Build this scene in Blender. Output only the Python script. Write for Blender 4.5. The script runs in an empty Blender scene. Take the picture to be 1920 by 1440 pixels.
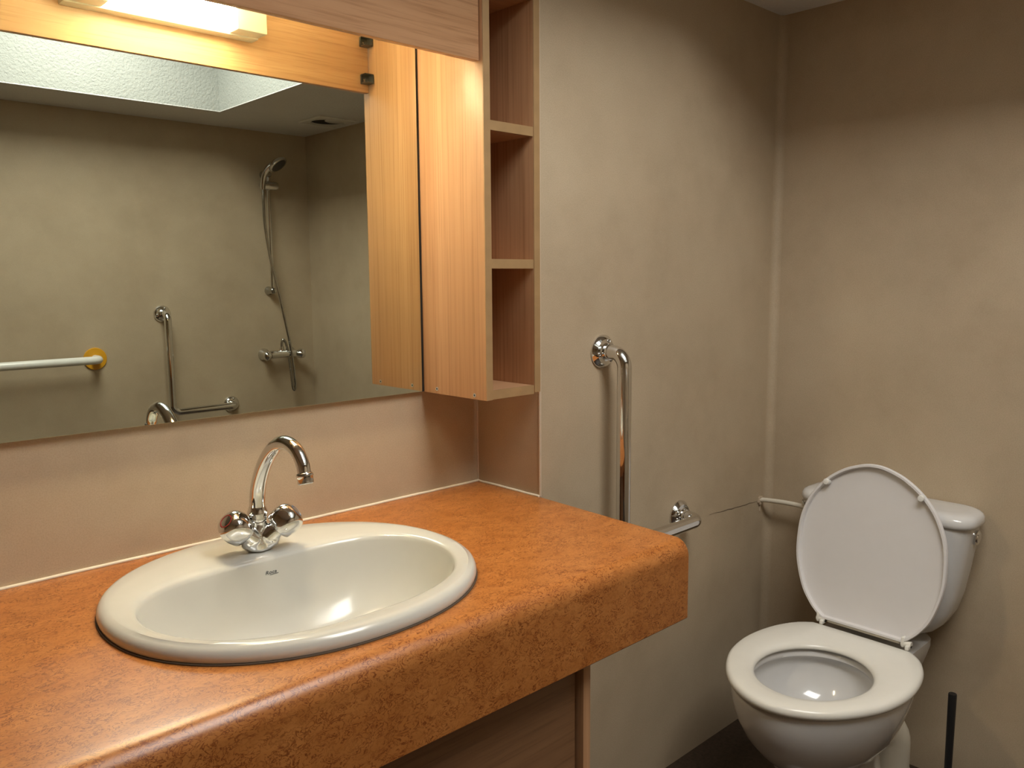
import bpy, bmesh, math, random
from math import sin, cos, pi, radians as rad
from mathutils import Vector, Matrix, Euler
from mathutils.bvhtree import BVHTree
random.seed(7)
sc = bpy.context.scene
COL = sc.collection

# ------------------------------------------------------------------ camera
W = 0.976      # right wall x
WB = -0.207    # middle wall y (wall beside the counter)
YO = -2.476    # opposite wall y
HC = 2.056     # ceiling height
XL = -2.25     # left wall x
cam_d = bpy.data.cameras.new('camera'); cam = bpy.data.objects.new('camera', cam_d); COL.objects.link(cam)
yaw, pitch, roll = -0.7559, -0.127, -0.0076
fw = Vector((-sin(yaw)*cos(pitch), cos(yaw)*cos(pitch), sin(pitch)))
r0 = Vector((cos(yaw), sin(yaw), 0)); u0 = r0.cross(fw)
r1 = r0*cos(roll)+u0*sin(roll); u1 = u0*cos(roll)-r0*sin(roll)
M = Matrix((r1, u1, -fw)).transposed().to_4x4(); M.translation = Vector((-1.2639, -1.4604, 1.3285))
cam.matrix_world = M
cam_d.sensor_fit = 'HORIZONTAL'; cam_d.sensor_width = 36; cam_d.lens = 1553.4/1920*36
cam_d.clip_start = 0.02
sc.camera = cam

# ------------------------------------------------------------------ world, light, exposure
wd = bpy.data.worlds.new('world'); sc.world = wd; wd.use_nodes = True
wd.node_tree.nodes['Background'].inputs[0].default_value = (0.75, 0.85, 1, 1)
wd.node_tree.nodes['Background'].inputs[1].default_value = 1.0
sc.view_settings.view_transform = 'Standard'; sc.view_settings.look = 'None'
sc.view_settings.exposure = 0.25; sc.view_settings.gamma = 1.0; sc.view_settings.use_curve_mapping = False
SX0, SX1, SY0, SY1, SH = -0.75, 0.375, -2.146, -0.56, 0.46       # skylight opening in the ceiling
TX0, TX1, TY0, TY1 = -0.50, 0.06, -2.00, -0.86                     # smaller opening at the top of the splayed shaft
DAY = 27.0
LAMP = 155.0
ld = bpy.data.lights.new('skylight_daylight', 'AREA'); ld.shape = 'RECTANGLE'
ld.size = TX1-TX0-0.02; ld.size_y = TY1-TY0-0.02; ld.energy = DAY; ld.color = (1.0, 0.98, 0.93)
lo = bpy.data.objects.new('skylight_daylight', ld); COL.objects.link(lo)
lo.location = ((TX0+TX1)/2, (TY0+TY1)/2, HC+SH-0.01)

# ------------------------------------------------------------------ materials
def nmat(name):
    m = bpy.data.materials.new(name); m.use_nodes = True
    nt = m.node_tree; b = nt.nodes['Principled BSDF']
    return m, nt, b
def coords(nt, scale=(1, 1, 1), rot=(0, 0, 0)):
    g = nt.nodes.new('ShaderNodeNewGeometry'); mp = nt.nodes.new('ShaderNodeMapping')
    tc = nt.nodes.new('ShaderNodeTexCoord')
    nt.links.new(tc.outputs['Object'], mp.inputs[0]); mp.inputs['Scale'].default_value = scale; mp.inputs['Rotation'].default_value = rot
    nt.nodes.remove(g)
    return mp.outputs[0]
def noise(nt, vec, scale, detail=3, rough=0.5, dist=0.0):
    n = nt.nodes.new('ShaderNodeTexNoise'); nt.links.new(vec, n.inputs['Vector'])
    n.inputs['Scale'].default_value = scale; n.inputs['Detail'].default_value = detail
    n.inputs['Roughness'].default_value = rough; n.inputs['Distortion'].default_value = dist
    return n.outputs['Fac']
def ramp(nt, fac, stops):
    r = nt.nodes.new('ShaderNodeValToRGB'); nt.links.new(fac, r.inputs[0])
    e = r.color_ramp.elements
    while len(e) < len(stops): e.new(0.5)
    for i, (p, c) in enumerate(stops):
        e[i].position = p; e[i].color = (c, c, c, 1) if isinstance(c, (int, float)) else (*c, 1)
    return r.outputs[0]
def mix(nt, fac, a, b, mode='MIX'):
    m = nt.nodes.new('ShaderNodeMix'); m.data_type = 'RGBA'; m.blend_type = mode
    for s, v in ((m.inputs[0], fac), (m.inputs[6], a), (m.inputs[7], b)):
        if hasattr(v, 'links') or hasattr(v, 'is_linked'): nt.links.new(v, s)
        elif isinstance(v, tuple): s.default_value = (*v, 1)
        else: s.default_value = v
    return m.outputs[2]
def bump(nt, b, h, strength, dist=0.001):
    n = nt.nodes.new('ShaderNodeBump'); n.inputs['Strength'].default_value = strength; n.inputs['Distance'].default_value = dist
    nt.links.new(h, n.inputs['Height']); nt.links.new(n.outputs[0], b.inputs['Normal'])
def plain(name, col, rough=0.5, metal=0.0, spec=0.5, coat=0.0, tint=0.03):
    m, nt, b = nmat(name)
    v = coords(nt); f = noise(nt, v, 30, 3)
    c = mix(nt, ramp(nt, f, [(0.3, 0.0), (0.7, 1.0)]), tuple(x*(1-tint) for x in col), tuple(min(1, x*(1+tint)) for x in col))
    nt.links.new(c, b.inputs['Base Color'])
    b.inputs['Roughness'].default_value = rough; b.inputs['Metallic'].default_value = metal
    b.inputs['Specular IOR Level'].default_value = spec; b.inputs['Coat Weight'].default_value = coat
    b.inputs['Coat Roughness'].default_value = 0.05
    return m
def wall_mat():
    m, nt, b = nmat('beige_vinyl_wall')
    v = coords(nt)
    base = mix(nt, ramp(nt, noise(nt, v, 3.2, 6, 0.62), [(0.34, 0.0), (0.68, 1.0)]), (0.430, 0.335, 0.225), (0.515, 0.415, 0.290))
    base = mix(nt, ramp(nt, noise(nt, v, 12, 4, 0.6), [(0.35, 0.0), (0.7, 0.35)]), base, (0.545, 0.425, 0.295))
    base = mix(nt, ramp(nt, noise(nt, v, 420, 2, 0.6), [(0.42, 0.0), (0.62, 0.30)]), base, (0.345, 0.265, 0.170))
    nt.links.new(base, b.inputs['Base Color']); b.inputs['Roughness'].default_value = 0.62
    bump(nt, b, noise(nt, v, 260, 3, 0.6), 0.22, 0.0006)
    return m
def wood(name, along, light=(0.565, 0.328, 0.180), dark=(0.460, 0.248, 0.126), fine=(0.31, 0.150, 0.066)):
    m, nt, b = nmat(name)
    s = {'x': (0.05, 1, 1), 'z': (1, 1, 0.025), 'y': (1, 0.05, 1)}[along]
    v = coords(nt, s)
    base = mix(nt, ramp(nt, noise(nt, v, 26, 4, 0.6, 0.6), [(0.32, 0.0), (0.70, 1.0)]), dark, light)
    s2 = tuple(x if x == 1 else (0.012 if along == 'z' else 0.03) for x in s); v2 = coords(nt, s2)
    f = noise(nt, v2, 190, 3, 0.65)
    base = mix(nt, ramp(nt, f, [(0.50, 0.0), (0.66, 0.50)]), base, fine)
    nt.links.new(base, b.inputs['Base Color']); b.inputs['Roughness'].default_value = 0.36
    bump(nt, b, f, 0.12, 0.0004)
    return m
def burl():
    m, nt, b = nmat('orange_burl_laminate')
    v = coords(nt, (0.62, 1.0, 1.0))
    base = mix(nt, ramp(nt, noise(nt, v, 26, 4, 0.6, 0.8), [(0.32, 0.0), (0.72, 1.0)]), (0.370, 0.128, 0.028), (0.470, 0.185, 0.048))
    n1 = noise(nt, v, 92, 3, 0.6, 1.8)
    line = ramp(nt, n1, [(0.452, 0.0), (0.486, 1.0), (0.504, 1.0), (0.538, 0.0)])
    mask = ramp(nt, noise(nt, v, 55, 2, 0.5), [(0.36, 0.30), (0.52, 0.95)])
    mm = mix(nt, 1.0, line, mask, 'MULTIPLY')
    base = mix(nt, mm, base, (0.175, 0.040, 0.006))
    n2 = noise(nt, v, 240, 2, 0.5, 1.2)
    base = mix(nt, ramp(nt, n2, [(0.62, 0.0), (0.70, 0.5)]), base, (0.19, 0.048, 0.010))
    n3 = noise(nt, coords(nt, (1, 1, 1)), 85, 3, 0.6, 1.0)
    base = mix(nt, ramp(nt, n3, [(0.60, 0.0), (0.72, 0.42)]), base, (0.24, 0.062, 0.012))
    nt.links.new(base, b.inputs['Base Color']); b.inputs['Roughness'].default_value = 0.32
    bump(nt, b, n1, 0.10, 0.0005)
    return m
def plaster(name='textured_white_plaster', col=(0.72, 0.715, 0.70)):
    m, nt, b = nmat(name); v = coords(nt)
    c = mix(nt, ramp(nt, noise(nt, v, 8, 3), [(0.3, 0.0), (0.7, 1.0)]), tuple(x*0.96 for x in col), col)
    nt.links.new(c, b.inputs['Base Color']); b.inputs['Roughness'].default_value = 0.85
    bump(nt, b, noise(nt, v, 95, 4, 0.55, 0.5), 0.9, 0.005)
    return m
def floor_mat():
    m, nt, b = nmat('dark_brown_floor'); v = coords(nt)
    c = mix(nt, ramp(nt, noise(nt, v, 90, 4, 0.7), [(0.35, 0.0), (0.65, 1.0)]), (0.028, 0.017, 0.010), (0.062, 0.038, 0.024))
    c = mix(nt, ramp(nt, noise(nt, v, 500, 2, 0.5), [(0.66, 0.0), (0.72, 0.6)]), c, (0.13, 0.09, 0.065))
    nt.links.new(c, b.inputs['Base Color']); b.inputs['Roughness'].default_value = 0.5
    return m
def emis(name, col, strength):
    m, nt, b = nmat(name)
    f = noise(nt, coords(nt), 5, 2)
    c = mix(nt, f, col, tuple(min(1, x*1.02) for x in col)); nt.links.new(c, b.inputs['Emission Color'])
    b.inputs['Base Color'].default_value = (0.9, 0.85, 0.75, 1); b.inputs['Emission Strength'].default_value = strength
    return m
MW = wall_mat(); MWX = wood('beech_grain_along_x', 'x'); MWZ = wood('beech_grain_upright', 'z')
MEDGE = plain('brown_edge_band', (0.36, 0.225, 0.105), 0.45, tint=0.08)
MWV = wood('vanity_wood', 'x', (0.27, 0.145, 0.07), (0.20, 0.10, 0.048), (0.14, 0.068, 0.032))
MB = burl(); MP = plaster(); MF = floor_mat()
MC = plain('white_ceramic', (0.56, 0.55, 0.505), 0.17, spec=0.5, coat=0.1, tint=0.01)
MCT = plain('toilet_ceramic', (0.64, 0.63, 0.62), 0.12, spec=0.5, coat=0.3, tint=0.01)
MSEAT = plain('toilet_seat_plastic', (0.78, 0.76, 0.70), 0.22, tint=0.01)
MLID = plain('toilet_lid_plastic', (0.74, 0.72, 0.72), 0.35, tint=0.01)
MCREAM = plain('cream_plastic', (0.70, 0.65, 0.54), 0.4, tint=0.02)
MCH = plain('chrome', (0.74, 0.74, 0.73), 0.07, 1.0, tint=0.02)
MCHD = plain('dull_chrome', (0.50, 0.50, 0.48), 0.16, 1.0, tint=0.05)
MBLK = plain('black_plastic', (0.012, 0.012, 0.013), 0.35)
MGRY = plain('grey_plastic', (0.06, 0.055, 0.05), 0.4)
MLG = plain('light_grey_plastic', (0.45, 0.44, 0.42), 0.4)
MRED = plain('red_mark', (0.25, 0.03, 0.025), 0.3)
MBLU = plain('blue_mark', (0.06, 0.12, 0.22), 0.3)
MYEL = plain('yellow_plastic', (0.70, 0.34, 0.015), 0.4)
MWHT = plain('white_enamel', (0.80, 0.79, 0.75), 0.22)
MSIL = plain('cream_silicone', (0.74, 0.66, 0.52), 0.55)
MSEAM = plain('pale_seam', (0.56, 0.45, 0.33), 0.6)
MDARK = plain('void_shade', (0.01, 0.009, 0.008), 0.8)  # near-black painted shade for the mirror gap and the vent duct
MGLS = plain('opal_skylight', (0.85, 0.87, 0.88), 0.4)
MINK = plain('grey_print', (0.07, 0.08, 0.08), 0.5)
MTEAR = plain('torn_edge', (0.10, 0.07, 0.045), 0.8)
MMIR = plain('mirror_silver', (0.76, 0.80, 0.705), 0.004, 1.0, tint=0.0)
MMIRE = plain('mirror_edge', (0.10, 0.12, 0.10), 0.3)
MLAMP = emis('lit_diffuser', (1.0, 0.825, 0.54), LAMP)
MWATER = plain('water', (0.30, 0.32, 0.33), 0.02, spec=0.8)

# ------------------------------------------------------------------ helpers
def link(name, bm, mat, parent=None, smooth=30, recalc=True):
    if recalc: bmesh.ops.recalc_face_normals(bm, faces=bm.faces)
    me = bpy.data.meshes.new(name); 
    o = bpy.data.objects.new(name, me); COL.objects.link(o)
    if parent is not None:
        w = Vector((0, 0, 0)); p = parent
        while p is not None: w += p.location; p = p.parent
        bmesh.ops.translate(bm, verts=bm.verts, vec=-w); o.parent = parent
    bm.to_mesh(me); bm.free()
    for m in (mat if isinstance(mat, (list, tuple)) else [mat]): me.materials.append(m)
    if smooth:
        for p in me.polygons: p.use_smooth = True
        me.set_sharp_from_angle(angle=rad(smooth))
    return o
def tag(o, label, cat, group=None):
    o['label'] = label; o['category'] = cat
    if group: o['group'] = group
    return o
def thing(name, loc, label, cat, group=None):
    o = bpy.data.objects.new(name, None); COL.objects.link(o); o.location = loc; o.empty_display_size = 0.05
    return tag(o, label, cat, group)
def struct(name, bm, mat, smooth=0):
    o = link(name, bm, mat, None, smooth); o['kind'] = 'structure'; return o
def box(bm, x0, x1, y0, y1, z0, z1, bev=0.0, seg=2):
    r = bmesh.ops.create_cube(bm, size=1.0)['verts']
    for v in r:
        v.co = Vector((x0+(v.co.x+.5)*(x1-x0), y0+(v.co.y+.5)*(y1-y0), z0+(v.co.z+.5)*(z1-z0)))
    if bev > 0:
        es = list({e for v in r for e in v.link_edges})
        bmesh.ops.bevel(bm, geom=es, offset=bev, segments=seg, affect='EDGES', profile=0.5)
    return bm
def B(*a, **k): return box(bmesh.new(), *a, **k)
def rings(bm, rs, cap0=True, cap1=True, closed=True):
    L = [[bm.verts.new(p) for p in r] for r in rs]
    n = len(L[0])
    for a, b in zip(L, L[1:]):
        for i in range(n if closed else n-1):
            j = (i+1) % n
            bm.faces.new((a[i], a[j], b[j], b[i]))
    if cap0: bm.faces.new(L[0])
    if cap1: bm.faces.new(list(reversed(L[-1])))
    return L
def frame(d):
    d = Vector(d).normalized(); a = Vector((0, 0, 1)) if abs(d.z) < .9 else Vector((0, 1, 0))
    u = d.cross(a).normalized(); v = u.cross(d).normalized(); return d, u, v
def lathe(bm, o, d, prof, n=40, lobes=0, amp=0.0, ph=0.0):
    o = Vector(o); d, u, v = frame(d); rs = []
    for item in prof:
        h, r = item[0], item[1]; k = item[2] if len(item) > 2 else 1.0
        ring = []
        for i in range(n):
            t = 2*pi*i/n; rr = max(r, 1e-5)*(1+amp*k*cos(lobes*t+ph))
            ring.append(o+d*h+u*(cos(t)*rr)+v*(sin(t)*rr))
        rs.append(ring)
    rings(bm, rs); return bm
def cat(pts, n=8):
    P = [Vector(p) for p in pts]; out = []
    Q = [P[0]*2-P[1]]+P+[P[-1]*2-P[-2]]
    for i in range(1, len(Q)-2):
        a, b, c, d = Q[i-1:i+3]
        for k in range(n):
            t = k/n
            out.append(0.5*((2*b)+(c-a)*t+(2*a-5*b+4*c-d)*t*t+(3*b-a-3*c+d)*t**3))
    out.append(P[-1]); return out
def fillet(pts, r, n=8):
    P = [Vector(p) for p in pts]; out = [P[0]]
    for a, b, c in zip(P, P[1:], P[2:]):
        d1 = (a-b).normalized(); d2 = (c-b).normalized(); ang = d1.angle(d2); t = r/math.tan(ang/2)
        s, e = b+d1*t, b+d2*t; ce = b+(d1+d2).normalized()*(r/sin(ang/2))
        for k in range(n+1):
            q = (s-ce).lerp(e-ce, k/n); f = k/n
            w1 = (s-ce); w2 = (e-ce); om = w1.angle(w2)
            out.append(ce+(w1*sin((1-f)*om)+w2*sin(f*om))/sin(om))
    out.append(P[-1]); return out
def tube(bm, pts, r, n=20):
    P = [Vector(p) for p in pts]; rs = []; N = len(P)
    t0 = (P[1]-P[0]).normalized(); _, u, v = frame(t0)
    for i in range(N):
        t = (P[min(i+1, N-1)]-P[max(i-1, 0)]).normalized()
        u = (u-t*u.dot(t)).normalized(); v = t.cross(u)
        rr = r(i/(N-1)) if callable(r) else r
        rs.append([P[i]+u*cos(2*pi*k/n)*rr+v*sin(2*pi*k/n)*rr for k in range(n)])
    rings(bm, rs); return bm
def rrect(x0, x1, y0, y1, r, z, n=6):
    out = []
    for cx, cy, a in ((x1-r, y1-r, 0), (x0+r, y1-r, 90), (x0+r, y0+r, 180), (x1-r, y0+r, 270)):
        for k in range(n+1):
            t = rad(a+90*k/n); out.append(Vector((cx+r*cos(t), cy+r*sin(t), z)))
    return out

# ------------------------------------------------------------------ the room
T = 0.1
struct('wall_mirror_side', B(XL, 0.0, 0.0, T, 0, HC), MW)
struct('wall_return', B(0.0, 0.06, WB+0.0005, T, 0, HC), MW)
wm = struct('wall_middle', B(0.0004, W+T, WB, WB+0.09, 0, HC), MW)
struct('wall_right', B(W, W+T, YO-T, WB, 0, HC), MW)
struct('wall_opposite', B(XL, W, YO-T, YO, 0, HC), MW)
struct('wall_left', B(XL-T, XL, YO-T, T, 0, HC), MW)
struct('floor', B(XL-T, W+T, YO-T, T, -0.06, 0), MF)
bm = bmesh.new()
X0, X1, Y0, Y1 = XL-T, W+T, YO-T, T
box(bm, X0, SX0, Y0, Y1, HC, HC+.004); box(bm, SX1, X1, Y0, Y1, HC, HC+.004)
box(bm, SX0, SX1, Y0, SY0, HC, HC+.004); box(bm, SX0, SX1, SY1, Y1, HC, HC+.004)
struct('ceiling', bm, MP)
z1 = HC+SH; bm = bmesh.new(); rs = []
for x0, x1, y0, y1, z in ((SX0, SX1, SY0, SY1, HC+.0042), (SX0, SX1, SY0, SY1, HC+.24), (TX0, TX1, TY0, TY1, z1), (TX0-.04, TX1+.04, TY0-.04, TY1+.04, z1), (SX0-.05, SX1+.05, SY0-.05, SY1+.05, HC+.25), (SX0-.05, SX1+.05, SY0-.05, SY1+.05, HC+.0042)):
    rs.append([Vector((x0, y0, z)), Vector((x1, y0, z)), Vector((x1, y1, z)), Vector((x0, y1, z))])
L = rings(bm, rs, False, False)
for i in range(4): bm.faces.new((L[5][i], L[5][(i+1) % 4], L[0][(i+1) % 4], L[0][i]))
struct('trim_1', bm, plaster('shaft_plaster', (0.41, 0.42, 0.40)))
struct('window_1', B(TX0-.04, TX1+.04, TY0-.04, TY1+.04, z1+.0005, z1+.010), MGLS)
# coved inner corner of the wall covering between middle and right wall
bm = bmesh.new(); R_ = 0.022; prof = []
for k in range(9):
    t = rad(90*k/8); prof.append((W-R_+R_*sin(t), WB-R_+R_*cos(t)))
prof += [(W-.0002, WB-.0002)]
rings(bm, [[Vector((x, y, z)) for x, y in prof] for z in (0.0, HC-.001)])
struct('trim_2', bm, MW, 60)
# pale seam bead on the outer corner, and in the inner corner above the counter
struct('trim_3', lathe(bmesh.new(), (0.0015, WB+.0012, .851), (0, 0, 1), [(0, .0032), (HC-.853, .0032)], 12), MSEAM, 60)
struct('trim_4', lathe(bmesh.new(), (-.0008, -.0008, .853), (0, 0, 1), [(0, .0018), (HC-.86, .0018)], 8), MSEAM, 60)
# silicone bead where counter meets walls
bm = bmesh.new()
pts = [(-2.0, -.0015, .8510)]
x = -1.98
while x < -.01: pts.append((x, -.0018, .8516+random.uniform(-.0004, .0004))); x += .03
pts += [(-.003, -.003, .8525), (-.0025, -.02, .8515)]
y = -.05
while y > WB: pts.append((-.002, y, .8516+random.uniform(-.0005, .0005))); y -= .03
pts.append((-.002, WB, .851))
tube(bm, pts, 0.0032, 8); struct('trim_5', bm, MSIL, 60)
# tear in the wall covering by the water pipe, small dark marks near the alcove corner (children of their walls)
def ragged(name, parent, pts, w, n, mat):
    bm = bmesh.new(); a, b = [], []
    for i, p in enumerate(pts):
        f = w*(0.35+0.65*sin(pi*(i+.5)/len(pts)))*random.uniform(.6, 1.3)
        a.append(bm.verts.new(Vector(p)+Vector((0, 0, f))+Vector(n)*.0006)); b.append(bm.verts.new(Vector(p)-Vector((0, 0, f))+Vector(n)*.0006))
    for i in range(len(pts)-1): bm.faces.new((a[i], a[i+1], b[i+1], b[i]))
    return link(name, bm, mat, parent, 0)
ragged('tear', wm, [(.667+.267*i/14, WB, .672+.0*i-.010*(i/14)+random.uniform(-.0015, .0015)) for i in range(15)], .0009, (0, -1, 0), MTEAR)

# ------------------------------------------------------------------ counter
ZC = 0.85; ZB = 0.6996; YF = -0.613; XE = -1.98
def xe(y): return -0.001 if y > -.207 else -0.001-(-.207-y)/(.406)*.022
BX, BY = -0.646, -0.311
def outer(t, s=1.0):
    n = 2.12; c, q = cos(t), sin(t)
    return (BX+.2885*s*math.copysign(abs(c)**(2/n), c), BY+.2560*s*math.copysign(abs(q)**(2/n), q))
bm = bmesh.new()
def sheet(z, flip):
    o = [(XE, 0), (-.0, 0), (xe(-.207), -.207), (xe(YF+.03), YF+.03), (XE, YF+.03)]
    ov = [bm.verts.new((x, y, z)) for x, y in o]; oe = [bm.edges.new((ov[i], ov[(i+1) % 5])) for i in range(5)]
    hv = [bm.verts.new((*outer(2*pi*i/48, .93), z)) for i in range(48)]
    he = [bm.edges.new((hv[i], hv[(i+1) % 48])) for i in range(48)]
    bmesh.ops.triangle_fill(bm, use_beauty=True, edges=oe+he)
    return ov, hv
ot, ht = sheet(ZC, 0); ob, hb = sheet(ZC-.03, 1)
for i in range(48): bm.faces.new((ht[i], ht[(i+1) % 48], hb[(i+1) % 48], hb[i]))
for i in (0, 1, 2, 4): bm.faces.new((ot[i], ot[(i+1) % 5], ob[(i+1) % 5], ob[i]))
pf = [(YF+.03, ZC)]
for k in range(1, 11):
    t = rad(90*k/10); pf.append((YF+.03-.03*sin(t), ZC-.03+.03*cos(t)))
pf += [(YF, ZB+.003), (YF+.003, ZB), (YF+.027, ZB), (YF+.03, ZB+.003), (YF+.03, ZC-.03)]
ra = [bm.verts.new((XE, y, z)) for y, z in pf]; rb = [bm.verts.new((xe(y), y, z)) for y, z in pf]
for i in range(len(pf)-1): bm.faces.new((ra[i], ra[i+1], rb[i+1], rb[i]))
bm.faces.new(ra+[]); bm.faces.new(list(reversed(rb)))
bmesh.ops.remove_doubles(bm, verts=bm.verts, dist=1e-5)
ct = link('countertop', bm, MB, None, 40)
tag(ct, 'orange burl laminate counter with deep rounded front edge around the washbasin', 'countertop')

# vanity cabinet under the counter
t = thing('vanity_cabinet', (-1.1, -.3, 0), 'dark shaded wooden vanity cabinet standing under the orange counter', 'cabinet')
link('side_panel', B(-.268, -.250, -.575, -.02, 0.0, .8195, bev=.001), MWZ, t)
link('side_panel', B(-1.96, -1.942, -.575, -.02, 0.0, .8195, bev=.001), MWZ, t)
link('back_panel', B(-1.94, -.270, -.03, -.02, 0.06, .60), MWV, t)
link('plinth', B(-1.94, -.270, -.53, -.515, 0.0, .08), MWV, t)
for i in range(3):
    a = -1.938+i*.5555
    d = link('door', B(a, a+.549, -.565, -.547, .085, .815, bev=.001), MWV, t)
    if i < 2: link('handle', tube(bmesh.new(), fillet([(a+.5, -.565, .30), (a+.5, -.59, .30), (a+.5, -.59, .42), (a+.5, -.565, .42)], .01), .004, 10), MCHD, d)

# ------------------------------------------------------------------ washbasin
IN = [(0, .1085), (-.09, .107), (-.175, .090), (-.228, .047), (-.247, -.018), (-.232, -.092), (-.180, -.160), (-.095, -.198), (0, -.206)]
IN = IN+[(-x, y) for x, y in reversed(IN[1:-1])]
loop = [p for p in cat([(*p, 0) for p in IN+[IN[0]]], 12)][:-1]
def inner(t):
    d = Vector((cos(t), sin(t))); best = None
    n = len(loop)
    for i in range(n):
        a, b = Vector(loop[i][:2])-Vector((0, -.045)), Vector(loop[(i+1) % n][:2])-Vector((0, -.045))
        e = b-a; den = d.x*e.y-d.y*e.x
        if abs(den) < 1e-12: continue
        s = (a.x*e.y-a.y*e.x)/den; k = (a.x*d.y-a.y*d.x)/den
        if s > 0 and -1e-6 <= k <= 1+1e-6: best = s if best is None else min(best, s)
    return (BX+d.x*best, BY-.045+d.y*best)
N = 128
TT = [2*pi*i/N for i in range(N)]
def O_(s, z):
    return [Vector((*outer(math.atan2(sin(t)*1, cos(t)*1), s), z)) for t in TT]
# match angles: sample outer curve by the same direction as inner (about the inner centre)
def outer_dir(t):
    d = Vector((cos(t), sin(t))); lo_, hi = 0.0, .6
    for _ in range(40):
        m = (lo_+hi)/2; p = Vector((0, -.045))+d*m
        if (abs(p.x)/.2885)**2.12+(abs(p.y)/.256)**2.12 < 1: lo_ = m
        else: hi = m
    p = Vector((BX, BY-.045))+d*lo_; return Vector((p.x, p.y, 0))
OD = [outer_dir(t) for t in TT]; ID = [Vector((*inner(t), 0)) for t in TT]; CC = Vector((BX, BY, 0)); CI = Vector((BX, BY-.045, 0))
def rO(s, z): return [CC+(p-CC)*s+Vector((0, 0, z)) for p in OD]
def rI(s, z, c=CI): return [c+(p-CI)*s+Vector((0, 0, z)) for p in ID]
def rM(f, z): return [a.lerp(b, f)+Vector((0, 0, z)) for a, b in zip(OD, ID)]
rs = [rI(.5, .700), rI(.86, .745), rI(1.02, .815), rO(.90, .846), rO(.975, .8505), rO(.995, .8525), rO(1.0, .857), rO(.998, .862), rO(.990, .867), rO(.975, .871), rO(.955, .8730)]
rs += [rM(.35, .8735), rM(.6, .8725), rM(.82, .8705), rM(.93, .8685), rM(.98, .8655), rI(.998, .860), rI(.985, .850), rI(.965, .835), rI(.93, .812), rI(.87, .785), rI(.77, .757), rI(.62, .735), rI(.44, .722), rI(.26, .716), rI(.09, .7135)]
bm = bmesh.new(); rings(bm, rs)
bmesh.ops.recalc_face_normals(bm, faces=bm.faces)
bvh = BVHTree.FromBMesh(bm)
tb = thing('washbasin', (BX, BY, ZC), 'white oval ceramic drop-in washbasin set into the orange counter', 'washbasin')
link('basin', bm, MC, tb, 50)
link('drain', lathe(bmesh.new(), (CI.x, CI.y, .7125), (0, 0, 1), [(0, .024), (.0035, .024), (.0045, .022), (.0035, .014), (.007, .013), (.009, .009), (.0095, .0)], 32), MCH, tb, 40)
link('sealant', tube(bmesh.new(), [OD[i]*1+Vector((0, 0, .8508)) for i in list(range(N))+[0]], .0016, 6), MTEAR, tb, 60)
# printed maker's lettering on the inner back slope
fc = bpy.data.curves.new('mark', 'FONT'); fc.body = 'Roca'; fc.size = .0092; fc.shear = .3; fc.offset = .00018; fc.align_x = 'LEFT'; fc.space_character = 1.12
fo = bpy.data.objects.new('mark_src', fc); COL.objects.link(fo)
bpy.context.view_layer.update()
me = bpy.data.meshes.new_from_object(fo.evaluated_get(bpy.context.evaluated_depsgraph_get()))
bm = bmesh.new(); bm.from_mesh(me); bpy.data.objects.remove(fo)
ul = [bm.verts.new(v) for v in ((.0072, -.0026, 0), (.0235, -.0022, 0), (.0235, -.0010, 0), (.0088, -.0016, 0))]
bm.faces.new(ul)
bmesh.ops.subdivide_edges(bm, edges=bm.edges, cuts=1)
for v in bm.verts:
    x, zt = v.co.x-.6515, .8400+v.co.y*.85
    h = bvh.ray_cast(Vector((x, BY, zt)), Vector((0, 1, 0)))
    v.co = (h[0]+Vector((0, -.0005, .0001))) if h[0] else Vector((x, -.207, zt))
for f in list(bm.faces): pass
link('lettering', bm, MINK, tb, 0, recalc=False)

# ------------------------------------------------------------------ basin mixer tap
FX, FY, FZ = -.640, -.165, .8728
tf = thing('basin_tap', (FX, FY, FZ), 'chrome two-handle swan-neck tap standing on the back rim of the washbasin', 'tap')
bm = bmesh.new(); o = Vector((FX, FY, FZ))
ax = {-1: Vector((-.74, -.15, .65)).normalized(), 1: Vector((.68, -.38, .63)).normalized()}
lathe(bm, o, (0, 0, 1), [(0.0005, .0190), (.004, .0200), (.012, .0200), (.03, .0165), (.045, .0150), (.052, .0145)], 32)
for s in (-1, 1):
    lathe(bm, o+Vector((0, 0, .010)), ax[s], [(-.001, .012), (.018, .0182), (.036, .0160), (.044, .0135)], 32)
    lathe(bm, o+Vector((0, 0, .002)), ax[s], [(0, .011), (.014, .0150), (.028, .0160), (.036, .012)], 24)
me = bpy.data.meshes.new('tmp'); bm.to_mesh(me); bm.free()
to = bpy.data.objects.new('tmp', me); COL.objects.link(to)
md = to.modifiers.new('r', 'REMESH'); md.mode = 'VOXEL'; md.voxel_size = .0011
md = to.modifiers.new('s', 'SMOOTH'); md.factor = .5; md.iterations = 7
bpy.context.view_layer.update()
me2 = bpy.data.meshes.new_from_object(to.evaluated_get(bpy.context.evaluated_depsgraph_get())); bpy.data.objects.remove(to)
bm = bmesh.new(); bm.from_mesh(me2); link('tap_body', bm, MCH, tf, 80)
link('collar', lathe(bmesh.new(), (FX, FY, FZ+.049), (0, 0, 1), [(0, .0138), (.002, .0155), (.006, .0160), (.009, .0158), (.013, .0172), (.017, .0168), (.024, .0142), (.026, .0134)], 36), MCH, tf, 50)
sp = cat([(FX, FY, .930), (FX, FY-.001, .955), (FX, FY-.008, .985), (FX, FY-.027, 1.018), (FX, FY-.054, 1.047), (FX, FY-.086, 1.067), (FX, FY-.115, 1.0725), (FX, FY-.142, 1.0655), (FX, FY-.160, 1.047), (FX, FY-.1655, 1.030)], 8)
link('spout', tube(bmesh.new(), sp, lambda f: .0134-.0030*f, 28), MCH, tf, 60)
d = (sp[-1]-sp[-4]).normalized()
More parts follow.
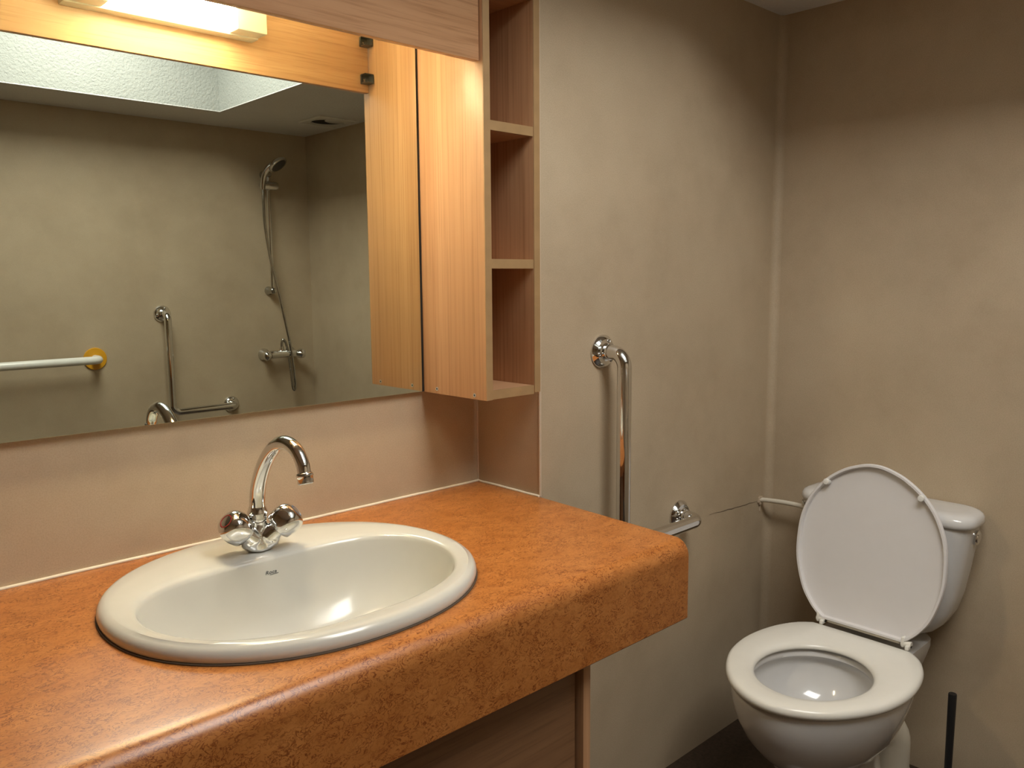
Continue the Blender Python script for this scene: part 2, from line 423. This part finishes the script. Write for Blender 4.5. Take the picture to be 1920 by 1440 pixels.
link('aerator', lathe(bmesh.new(), sp[-1]-d*.0035, d, [(0, .0106), (.001, .0124), (.003, .0134), (.006, .0134), (.007, .0126), (.0165, .0124), (.0178, .0108), (.0178, .0085), (.015, .008), (.015, 0)], 32), MCH, tf, 40)
for s in (-1, 1):
    k0 = o+Vector((0, 0, .010))+ax[s]*.040
    kb = link('knob', lathe(bmesh.new(), k0, ax[s], [(-.002, .010, 0), (0, .0215, .5), (.0015, .0240, 1), (.010, .0258, 1.1), (.020, .0266, 1.2), (.029, .0256, 1.1), (.036, .0228, .9), (.0405, .0180, .5), (.0425, .0138, .2), (.0428, .0122, 0), (.0418, .0116, 0), (.0418, 0, 0)], 72, 4, .050, .6), MCH, tf, 50)
    m = MRED if s < 0 else MBLU
    link('colour_ring', lathe(bmesh.new(), k0+ax[s]*.0419, ax[s], [(0, .0116), (.0012, .0116), (.0014, .0102), (.0003, .0096)], 32), m, kb, 40)
    link('cap', lathe(bmesh.new(), k0+ax[s]*.0418, ax[s], [(0, .0094), (.0010, .0094), (.0018, .006), (.0020, 0)], 32), MCHD, kb, 40)
lr = link('lift_rod', lathe(bmesh.new(), (FX+.004, FY+.0205, FZ), (0, 0, 1), [(0, .0022), (.042, .0022), (.043, .005), (.050, .005), (.052, .003)], 16), MCH, tf, 40)

# ------------------------------------------------------------------ mirror
MZ0 = 1.083
tm = thing('mirror', (-1.1, -.0065, MZ0), 'large frameless wall mirror above the washbasin and counter', 'mirror')
ML, MR = -2.0, -.1705
link('glass', B(ML, MR, -.0135, -.0085, MZ0, 2.03, bev=.0005, seg=1), MMIR, tm, 0)
link('backing', B(ML+.002, MR-.0005, -.0085, -.0012, MZ0+.0015, 2.03), MMIRE, tm, 0)
link('gap_shade_strip', B(MR+.0003, -.1648, -.0125, -.002, MZ0, 2.02), MDARK, tm, 0)  # dark filler, shade of the open gap beside the cabinet put into its colour

# ------------------------------------------------------------------ open shelf cabinet
CX0, CX1, CY, CZ = -.164, -.009, -.218, 1.082; CT = 2.03
tc_ = thing('shelf_cabinet', ((CX0+CX1)/2, -.11, CZ), 'tall narrow beech wall cabinet with open shelves beside the mirror', 'cabinet')
sL = link('side_panel', B(CX0, CX0+.018, CY+.0008, -.0015, CZ, CT, bev=.0008), MWZ, tc_)
link('edge_band', B(CX0+.0004, CX0+.0176, CY-.0006, CY+.0008, CZ+.0004, CT), MEDGE, sL)
sR = link('side_panel', B(CX1-.018, CX1, CY+.0008, -.0015, CZ+.004, CT, bev=.0008), MWZ, tc_)
link('edge_band', B(CX1-.0176, CX1-.0004, CY-.0006, CY+.0008, CZ+.0044, CT), MEDGE, sR)
link('back_panel', B(CX0+.018, CX1-.018, -.012, -.0015, CZ+.002, CT), MWZ, tc_)
for zt in (CZ+.0200, 1.367, 1.636, 1.905):
    sh = link('shelf', B(CX0+.0183, CX1-.0183, CY+.004, -.012, zt-.0185, zt-.0002), MWX, tc_)
    link('edge_band', B(CX0+.0183, CX1-.0183, CY+.0008, CY+.004, zt-.0188, zt), MEDGE, sh)
for yy, zz in ((-.058, 1.0925), (-.182, 1.0905)):
    s_ = link('screw', lathe(bmesh.new(), (CX0-.0006, yy, zz), (-1, 0, 0), [(0, .0042), (.0006, .0042), (.0008, .0034), (.0003, .0026), (.0003, 0)], 20), MLG, sL, 40)
    link('screw_socket', lathe(bmesh.new(), (CX0-.0008, yy, zz), (-1, 0, 0), [(0, .0021), (.0004, .0021), (.0004, 0)], 6), MBLK, s_, 0)

# ------------------------------------------------------------------ valance with lamp behind
VZ = 1.745; VX1 = -.1655
tv = thing('valance', (-1.08, -.2, VZ), 'brown beech valance board hiding the lamp above the mirror', 'valance')
link('board', B(-2.0, VX1, -.2090, -.1955, VZ, 2.03, bev=.0006), MWX, tv)
for zz in (1.762, 1.842):
    cl_ = link('corner_bracket', B(VX1-.022, VX1-.0008, -.1954, -.1935, zz, zz+.020, bev=.0004), MGRY, tv)
    bm = bmesh.new(); box(bm, VX1-.0225, VX1-.001, -.1930, -.1735, zz, zz+.002); box(bm, VX1-.0225, VX1-.001, -.1930, -.1735, zz+.018, zz+.020)
    box(bm, VX1-.0028, VX1-.0008, -.1930, -.1735, zz+.002, zz+.018); box(bm, VX1-.0225, VX1-.0205, -.1930, -.1905, zz+.002, zz+.018)
    link('bracket_shell', bm, MGRY, cl_, 0)
    s_ = link('screw', lathe(bmesh.new(), (VX1-.012, -.1934, zz+.010), (0, 1, 0), [(0, .0038), (.001, .0036), (.0014, .002), (.0014, 0)], 16), MCHD, cl_, 40)

LX0, LX1, LZ0, LZ1 = -.800, -.443, 1.803, 1.895
tl = thing('wall_lamp', ((LX0+LX1)/2, -.1955, LZ0), 'lit cream box lamp with glowing diffuser above the mirror', 'lamp')
link('housing', B(LX0, LX1, -.1950, -.166, LZ0, LZ1, bev=.0025), MCREAM, tl, 40)
for a, b in ((LX0+.001, LX0+.062), (LX1-.062, LX1-.001)):
    link('end_cap', B(a, b, -.1655, -.1265, LZ0+.002, LZ1-.002, bev=.0025), MCREAM, tl, 40)
link('diffuser', B(LX0+.0625, LX1-.0625, -.1655, -.1275, LZ0+.009, LZ1-.003, bev=.003), MLAMP, tl, 40)

# ------------------------------------------------------------------ grab bars
def flange(bm, o, d):
    return lathe(bm, o, d, [(0.0003, .0385), (.002, .0395), (.005, .0390), (.0125, .0310), (.0140, .0295), (.0146, .0225), (.0150, .0205), (.016, .0188), (.0265, .0188), (.0275, .0172)], 48)
def grab_bar(wy, s, x0, z0, x1, z1, label):
    t = thing('grab_bar', (x0, wy, z1), label, 'grab bar', 'chrome angled grab bars')
    n = Vector((0, s, 0)); off = s*.068
    pts = fillet([(x0, wy+s*.012, z0), (x0, wy+off, z0), (x0, wy+off, z1), (x1, wy+off, z1), (x1, wy+s*.012, z1)], .034, 10)
    link('bar', tube(bmesh.new(), pts, .0165, 32), MCH, t, 60)
    for x, z in ((x0, z0), (x1, z1)):
        f = link('flange', flange(bmesh.new(), (x, wy, z), n), MCH, t, 40)
        for a in (70, 190, 310):
            c = Vector((x+.0262*cos(rad(a)), wy+s*.0142, z+.0262*sin(rad(a))))
            link('screw', lathe(bmesh.new(), c, n, [(0, .0042), (.0018, .0040), (.0026, .0025), (.0016, .0016), (.0016, 0)], 14), MCHD, f, 40)
    return t
grab_bar(WB, -1, .205, 1.158, .521, .703, 'chrome angled grab bar on the wall beside the counter, partly behind its end')
grab_bar(YO, 1, .197, 1.178, .508, .722, 'chrome angled grab bar seen in the mirror, on the wall opposite')
# white bar on the opposite wall
t = thing('support_rail', (-.10, YO, .99), 'white enamelled rail with a yellow wall disc, seen in the mirror', 'grab bar')
pts = fillet([(-.105, YO+.004, .990), (-.105, YO+.085, .990), (-1.05, YO+.085, .990), (-1.05, YO+.004, .990)], .04, 10)
link('bar', tube(bmesh.new(), pts, .0175, 28), MWHT, t, 60)
for x in (-.105, -1.05):
    link('wall_disc', lathe(bmesh.new(), (x, YO, .990), (0, 1, 0), [(.0003, .048), (.004, .049), (.007, .047), (.008, .018)], 48), MYEL, t, 40)

# ------------------------------------------------------------------ shower set on the opposite wall (seen in the mirror)
RX = .735
t = thing('shower_rail', (RX, YO, 1.275), 'chrome shower riser rail seen in the mirror, mounted on the opposite wall', 'shower rail')
link('rail', lathe(bmesh.new(), (RX, YO+.045, 1.262), (0, 0, 1), [(0, .009), (.595, .009)], 20), MCH, t, 40)
for zz in (1.275, 1.845):
    link('bracket', lathe(bmesh.new(), (RX, YO+.0006, zz), (0, 1, 0), [(0, .022), (.008, .021), (.018, .015), (.040, .0145), (.056, .0145), (.060, .011)], 24), MCHD, t, 40)
bm = lathe(bmesh.new(), (RX-.045, YO+.052, 1.790), (1, 0, 0), [(0, .014), (.004, .020), (.03, .021), (.075, .021), (.088, .018), (.092, .010)], 28)
sl = link('slider', bm, MCH, t, 40)
t = thing('hand_shower', (RX-.045, YO+.075, 1.80), 'chrome hand shower with hanging hose seen in the mirror', 'hand shower')
hp = cat([(RX-.052, YO+.090, 1.765), (RX-.050, YO+.092, 1.80), (RX-.044, YO+.100, 1.84), (RX-.028, YO+.118, 1.872), (RX-.012, YO+.132, 1.884)], 6)
link('handle', tube(bmesh.new(), hp, lambda f: .0115+.004*f, 20), MCH, t, 60)
hd = Vector((.35, .55, -.78)).normalized()
link('head', lathe(bmesh.new(), Vector((RX-.001, YO+.142, 1.890))-hd*.012, hd, [(-.004, .012), (.002, .028), (.012, .042), (.022, .048), (.028, .0475), (.030, .044)], 36), MCH, t, 50)
link('spray_face', lathe(bmesh.new(), Vector((RX-.001, YO+.142, 1.890))+hd*.0181, hd, [(0, .039), (.0015, .036), (.002, 0)], 36), MGRY, t, 40)
hs = cat([(RX-.052, YO+.090, 1.765), (RX-.053, YO+.090, 1.70), (RX-.048, YO+.088, 1.58), (RX-.022, YO+.082, 1.42), (RX+.008, YO+.086, 1.28), (RX+.040, YO+.084, 1.12), (RX+.068, YO+.080, .98), (RX+.082, YO+.078, .86), (RX+.088, YO+.074, .79), (RX+.083, YO+.070, .768), (RX+.075, YO+.068, .79), (RX+.066, YO+.066, .90), (RX+.052, YO+.064, 1.00), (RX+.038, YO+.060, 1.028), (RX+.030, YO+.058, 1.012), (RX+.030, YO+.056, .99)], 8)
link('hose', tube(bmesh.new(), hs, .0066, 14), MCHD, t, 60)
t = thing('shower_mixer', (RX+.035, YO, .955), 'chrome two-handle shower mixer seen in the mirror, below the riser rail', 'mixer')
link('mixer_body', lathe(bmesh.new(), (RX-.04, YO+.055, .955), (1, 0, 0), [(0, .018), (.01, .021), (.04, .020), (.11, .020), (.14, .021), (.15, .018)], 28), MCH, t, 40)
for s in (-1, 1):
    link('wall_flange', lathe(bmesh.new(), (RX+.035+s*.072-.005, YO+.0004, .955), (0, 1, 0), [(0, .031), (.006, .031), (.020, .020), (.042, .016)], 28), MCH, t, 40)
    link('knob', lathe(bmesh.new(), (RX+.035+s*.078, YO+.060, .953), (s*.75, .6, 0), [(0, .012), (.004, .021), (.020, .024), (.034, .021), (.042, .012), (.043, 0)], 36, 4, .05), MCH, t, 50)
link('hose_outlet', lathe(bmesh.new(), (RX+.030, YO+.056, .972), (0, 0, 1), [(0, .011), (.012, .011), (.013, .0095), (.022, .009)], 20), MCH, t, 40)

# ------------------------------------------------------------------ ceiling vent
VXc, VYc = .83, -2.015
t = thing('ceiling_vent', (VXc, VYc, HC), 'white square ceiling vent with a dark crescent opening, seen in the mirror', 'vent')
bm = bmesh.new(); a = .095
circ = [(VXc+.076*cos(2*pi*i/48), VYc+.076*sin(2*pi*i/48)) for i in range(48)]
def sq(i):
    c, s = cos(2*pi*i/48), sin(2*pi*i/48); k = a/max(abs(c), abs(s)); return (VXc+c*k, VYc+s*k)
rr = [[Vector((*sq(i), HC-.0004)) for i in range(48)], [Vector((*sq(i), HC-.006)) for i in range(48)], [Vector((VXc+(sq(i)[0]-VXc)*.97, VYc+(sq(i)[1]-VYc)*.97, HC-.009)) for i in range(48)],
      [Vector((*c, HC-.010)) for c in circ], [Vector((*c, HC-.0004)) for c in circ]]
rings(bm, rr, False, False); link('plate', bm, MWHT, t, 30)
link('duct_shade_disc', lathe(bmesh.new(), (VXc, VYc, HC-.0035), (0, 0, 1), [(0, .0755), (.003, .0755)], 40), MDARK, t, 0)  # flat disc, its black stands in for the shade inside the duct
link('damper', lathe(bmesh.new(), (VXc+.022, VYc+.044, HC-.0072), (0, 0, 1), [(0, .053), (.001, .055), (.002, .053)], 40), MWHT, t, 40)

# ------------------------------------------------------------------ toilet
TY = -.597; TH = .772
tt = thing('toilet', (.55, TY, 0), 'white close-coupled toilet with its seat lid raised in the far corner', 'toilet')
half = [(0, .118), (.010, .140), (.04, .166), (.10, .192), (.18, .206), (.25, .204), (.32, .187), (.39, .150), (.44, .106), (.470, .060), (.482, .025)]
def egg(n, back=0.0):
    pts = [(-u, -v) for u, v in reversed(half)]; pts = [(-.4845, 0)] + [(-u, v) for u, v in reversed(half)] + [(-u, -v) for u, v in half]
    c = [Vector((p.x, p.y, 0)) for p in cat([(*p, 0) for p in pts+[pts[0]]], 10)][:-1]
    out = []; ce = Vector((-.262, 0, 0))
    for i in range(n):
        t = 2*pi*i/n; d = Vector((cos(t), sin(t))); best = 0
        for a, b in zip(c, c[1:]+c[:1]):
            a2, b2 = (a-ce).to_2d(), (b-ce).to_2d(); e = b2-a2; den = d.x*e.y-d.y*e.x
            if abs(den) < 1e-12: continue
            s = (a2.x*e.y-a2.y*e.x)/den; k = (a2.x*d.y-a2.y*d.x)/den
            if s > 0 and -1e-5 <= k <= 1+1e-5: best = max(best, s)
        out.append((d.x*best, d.y*best))
    return out
NE = 96; EG = egg(NE); EC = (TH-.262, TY)
ell = [(.150*cos(2*pi*i/NE), .127*sin(2*pi*i/NE)) for i in range(NE)]
def E_(sx, sy, z, dx=0.0): return [Vector((EC[0]+x*sx+dx, EC[1]+y*sy, z)) for x, y in EG]
def H_(s, z, dx=0.0): return [Vector((EC[0]+.008+x*s+dx, EC[1]+y*s, z)) for x, y in ell]
def Lp(f, z): return [a.lerp(b, f) for a, b in zip(E_(1, 1, z), H_(1, z))]
bm = bmesh.new()
rs = [E_(.955, .95, .3925), E_(.985, .982, .3935), E_(.998, .998, .398), E_(1, 1, .403), E_(.994, .993, .4085), E_(.978, .975, .4125), E_(.955, .95, .4145), Lp(.35, .4150), Lp(.62, .4135), Lp(.85, .4100), Lp(.95, .4060), H_(1.0, .4000), H_(1.0, .3955), H_(1.03, .3925)]
rings(bm, rs, False, False)
L0 = len(rs)
bmesh.ops.bridge_loops  # (closed underside below)
vs = list(bm.verts); a_, b_ = vs[:NE], vs[-NE:]
for i in range(NE): bm.faces.new((a_[i], a_[(i+1) % NE], b_[(i+1) % NE], b_[i]))
link('seat', bm, MSEAT, tt, 60)
# bowl + pedestal, one continuous shell
def E2(s, z, dx=0.0, sy=None):
    return E_(s, sy if sy else s, z, dx)
bm = bmesh.new()
rs = [E2(.86, .0, .085, .50), E2(.86, .012, .085, .50), E2(.80, .035, .080, .47), E2(.72, .10, .075, .46), E2(.665, .165, .066, .470), E2(.665, .188, .058, .485), E2(.705, .206, .042, .56), E2(.775, .232, .026, .67), E2(.855, .270, .010, .79), E2(.915, .315, .0, .872), E2(.945, .350, 0, .92), E2(.955, .372, 0, .935), E2(.952, .383, 0, .932), E2(.935, .3895, 0, .91), E2(.86, .3905, 0, .80)]
rs += [H_(1.13, .3895), H_(1.05, .384), H_(1.04, .374), H_(1.12, .366), H_(1.13, .350), H_(1.06, .320, -.002), H_(.95, .290, -.006), H_(.82, .268, -.012), H_(.70, .256, -.022), H_(.62, .252, -.034), H_(.56, .246, -.044), H_(.52, .225, -.050), H_(.46, .195, -.050), H_(.3, .165, -.045)]
rings(bm, rs); link('bowl', bm, MCT, tt, 60)
link('water_surface', rings_bm := lathe(bmesh.new(), (EC[0]-.042, EC[1], .2085), (0, 0, 1), [(0, .060), (.0005, .060), (.0006, 0)], 40), MWATER, tt, 0)
# deck that carries the cistern
bm = bmesh.new()
rs = []
for z, x0, h, r in ((.235, .72, .070, .03), (.28, .70, .085, .035), (.33, .69, .105, .04), (.375, .70, .118, .04), (.392, .705, .118, .04), (.396, .712, .112, .04)):
    rs.append(rrect(x0, .955, TY-h, TY+h, r, z))
rings(bm, rs); link('deck', bm, MCT, tt, 50)
# cistern
bm = bmesh.new(); rs = []
for z, x0, h, r, x1 in ((.400, .885, .075, .02, .945), (.415, .870, .105, .03, .955), (.432, .858, .135, .035, .962), (.455, .851, .156, .04, .968), (.49, .846, .174, .042, .971), (.54, .842, .188, .044, .972), (.60, .839, .198, .045, .973), (.66, .837, .2065, .045, .973), (.7175, .836, .2125, .045, .973)):
    rs.append(rrect(x0, x1, TY-h, TY+h, r, z))
for r_ in rs[:3]:
    pass
rings(bm, rs); tk = link('cistern', bm, MCT, tt, 50)
bm = bmesh.new(); rs = []
for z, e in ((.7180, .003), (.7185, -.002), (.721, -.0045), (.728, -.006), (.738, -.005), (.745, -.001), (.749, .006), (.7515, .016), (.7525, .03)):
    rs.append(rrect(.836+e, .974-max(e, 0)*.4, TY-.2125-.004+e, TY+.2125+.004-e, .048-max(0, e)*.4, z))
rings(bm, rs); link('cistern_lid', bm, MCT, tt, 50)
link('flush_button', lathe(bmesh.new(), (.915, TY-.2100, .688), (0, -1, -.06), [(-.004, .019), (.0045, .019), (.006, .0172), (.0055, .0155), (.0075, .014), (.008, 0)], 32), MCH, tk, 40)
# lid raised and leaning on the cistern
al = rad(5.0); up = Vector((sin(al), 0, cos(al))); nn = Vector((-cos(al), 0, sin(al))); LO = Vector((.776, TY+.003, .426))
lh = [(0, .104), (.012, .121), (.035, .143), (.074, .167), (.142, .187), (.205, .1905), (.27, .183), (.33, .158), (.375, .121), (.405, .080), (.420, .046), (.427, .020)]
oc = [(v, w) for w, v in lh]+[(0, .4285)]+[(-v, w) for w, v in reversed(lh)]
oc = [Vector((p.x, p.y)) for p in cat([(*p, 0) for p in oc], 6)]
oc += [Vector((-.104+.208*k/10, 0)) for k in range(1, 10)]
cc = Vector((0, .21))
def lr_(inset, n):
    out = []
    for p in oc:
        d = (p-cc); L = d.length; q = cc+d*((L-inset)/L); out.append(LO+Vector((0, 1, 0))*q.x+up*q.y+nn*n)
    return out
bm = bmesh.new()
rings(bm, [lr_(.05, -.019), lr_(.02, -.0175), lr_(.006, -.014), lr_(0, -.008), lr_(0, .001), lr_(.0015, .003), lr_(.0065, .003), lr_(.0080, .0015), lr_(.0095, -.0070), lr_(.014, -.0085), lr_(.06, -.0095)])
ld_ = link('lid', bm, MLID, tt, 40)
for s in (-1, 1):
    c = LO+Vector((0, s*.120, 0))+up*.365
    link('bumper', lathe(bmesh.new(), c-nn*.0080, nn, [(0, .0085), (.0145, .0082), (.0170, .0068), (.018, .0)], 24), MWHT, ld_, 50)
    bm = bmesh.new(); y = TY+s*.110
    lathe(bm, (.781, y-.012, .4235), (0, 1, 0), [(0, .0078), (.001, .0088), (.023, .0088), (.024, .0078)], 20)
    box(bm, .762, .788, y-.012, y-.002, .4135, .425, bev=.003); box(bm, .772, .790, y+.003, y+.011, .415, .441, bev=.003)
    link('hinge', bm, MSEAT, tt, 40)
link('hinge_bar', B(.778, .7865, TY-.094, TY+.094, .4180, .4315, bev=.003), MCREAM, tt, 40)

# plastic waste pipe
t = thing('waste_pipe', (.85, -.64, 0), 'cream plastic waste pipe behind the toilet bowl near the floor', 'pipe')
link('pipe', tube(bmesh.new(), fillet([(.80, TY-.01, .16), (.862, -.648, .16), (.862, -.648, .002)], .045, 8), .050, 28), MCREAM, t, 60)
link('collar', lathe(bmesh.new(), (.862, -.648, .0), (0, 0, 1), [(0, .060), (.03, .060), (.034, .052)], 32), MCREAM, t, 40)

# water supply with stop valve
t = thing('supply_pipe', (.934, WB, .662), 'cream water pipe curving from the corner to the cistern with chrome valve', 'pipe')
link('pipe', tube(bmesh.new(), cat([(.934, WB+.001, .664), (.933, WB-.03, .668), (.931, WB-.08, .672), (.928, WB-.13, .673), (.922, WB-.170, .670), (.916, WB-.20, .663)], 5), .0068, 14), MCREAM, t, 60)
bm = bmesh.new()
for k in range(9):
    a = k*2.4; box(bm, .934+.010*cos(a)-.003, .934+.010*cos(a)+.003, WB-.004-.0006*k, WB-.0004, .664+.009*sin(a)-.004, .664+.009*sin(a)+.003)
box(bm, .9322, .9340, WB-.004, WB-.0006, .630, .660)
link('plaster_crumb', bm, MSEAM, t, 0)
vl = link('stop_valve', lathe(bmesh.new(), (.921, WB-.150, .676), (0.05, -1, .0), [(0, .008), (.003, .012), (.016, .0125), (.018, .010), (.032, .010), (.034, .007)], 20), MCH, t, 40)
link('handle', lathe(bmesh.new(), (.921, WB-.160, .682), (-.35, .15, .9), [(0, .005), (.006, .005), (.008, .012), (.018, .0115), (.021, .008)], 24, 5, .08), MCHD, t, 40)

# toilet brush
t = thing('toilet_brush', (.85, -.797, 0), 'black toilet brush handle standing upright beside the toilet', 'toilet brush')
link('handle', lathe(bmesh.new(), (.85, -.797, .075), (0, 0, 1), [(0, .0085), (.225, .0098), (.227, .009)], 20), MBLK, t, 40)
link('holder', lathe(bmesh.new(), (.85, -.797, 0.0005), (0, 0, 1), [(0, .045), (.003, .047), (.070, .040), (.073, .036), (.072, 0)], 32), MBLK, t, 40)
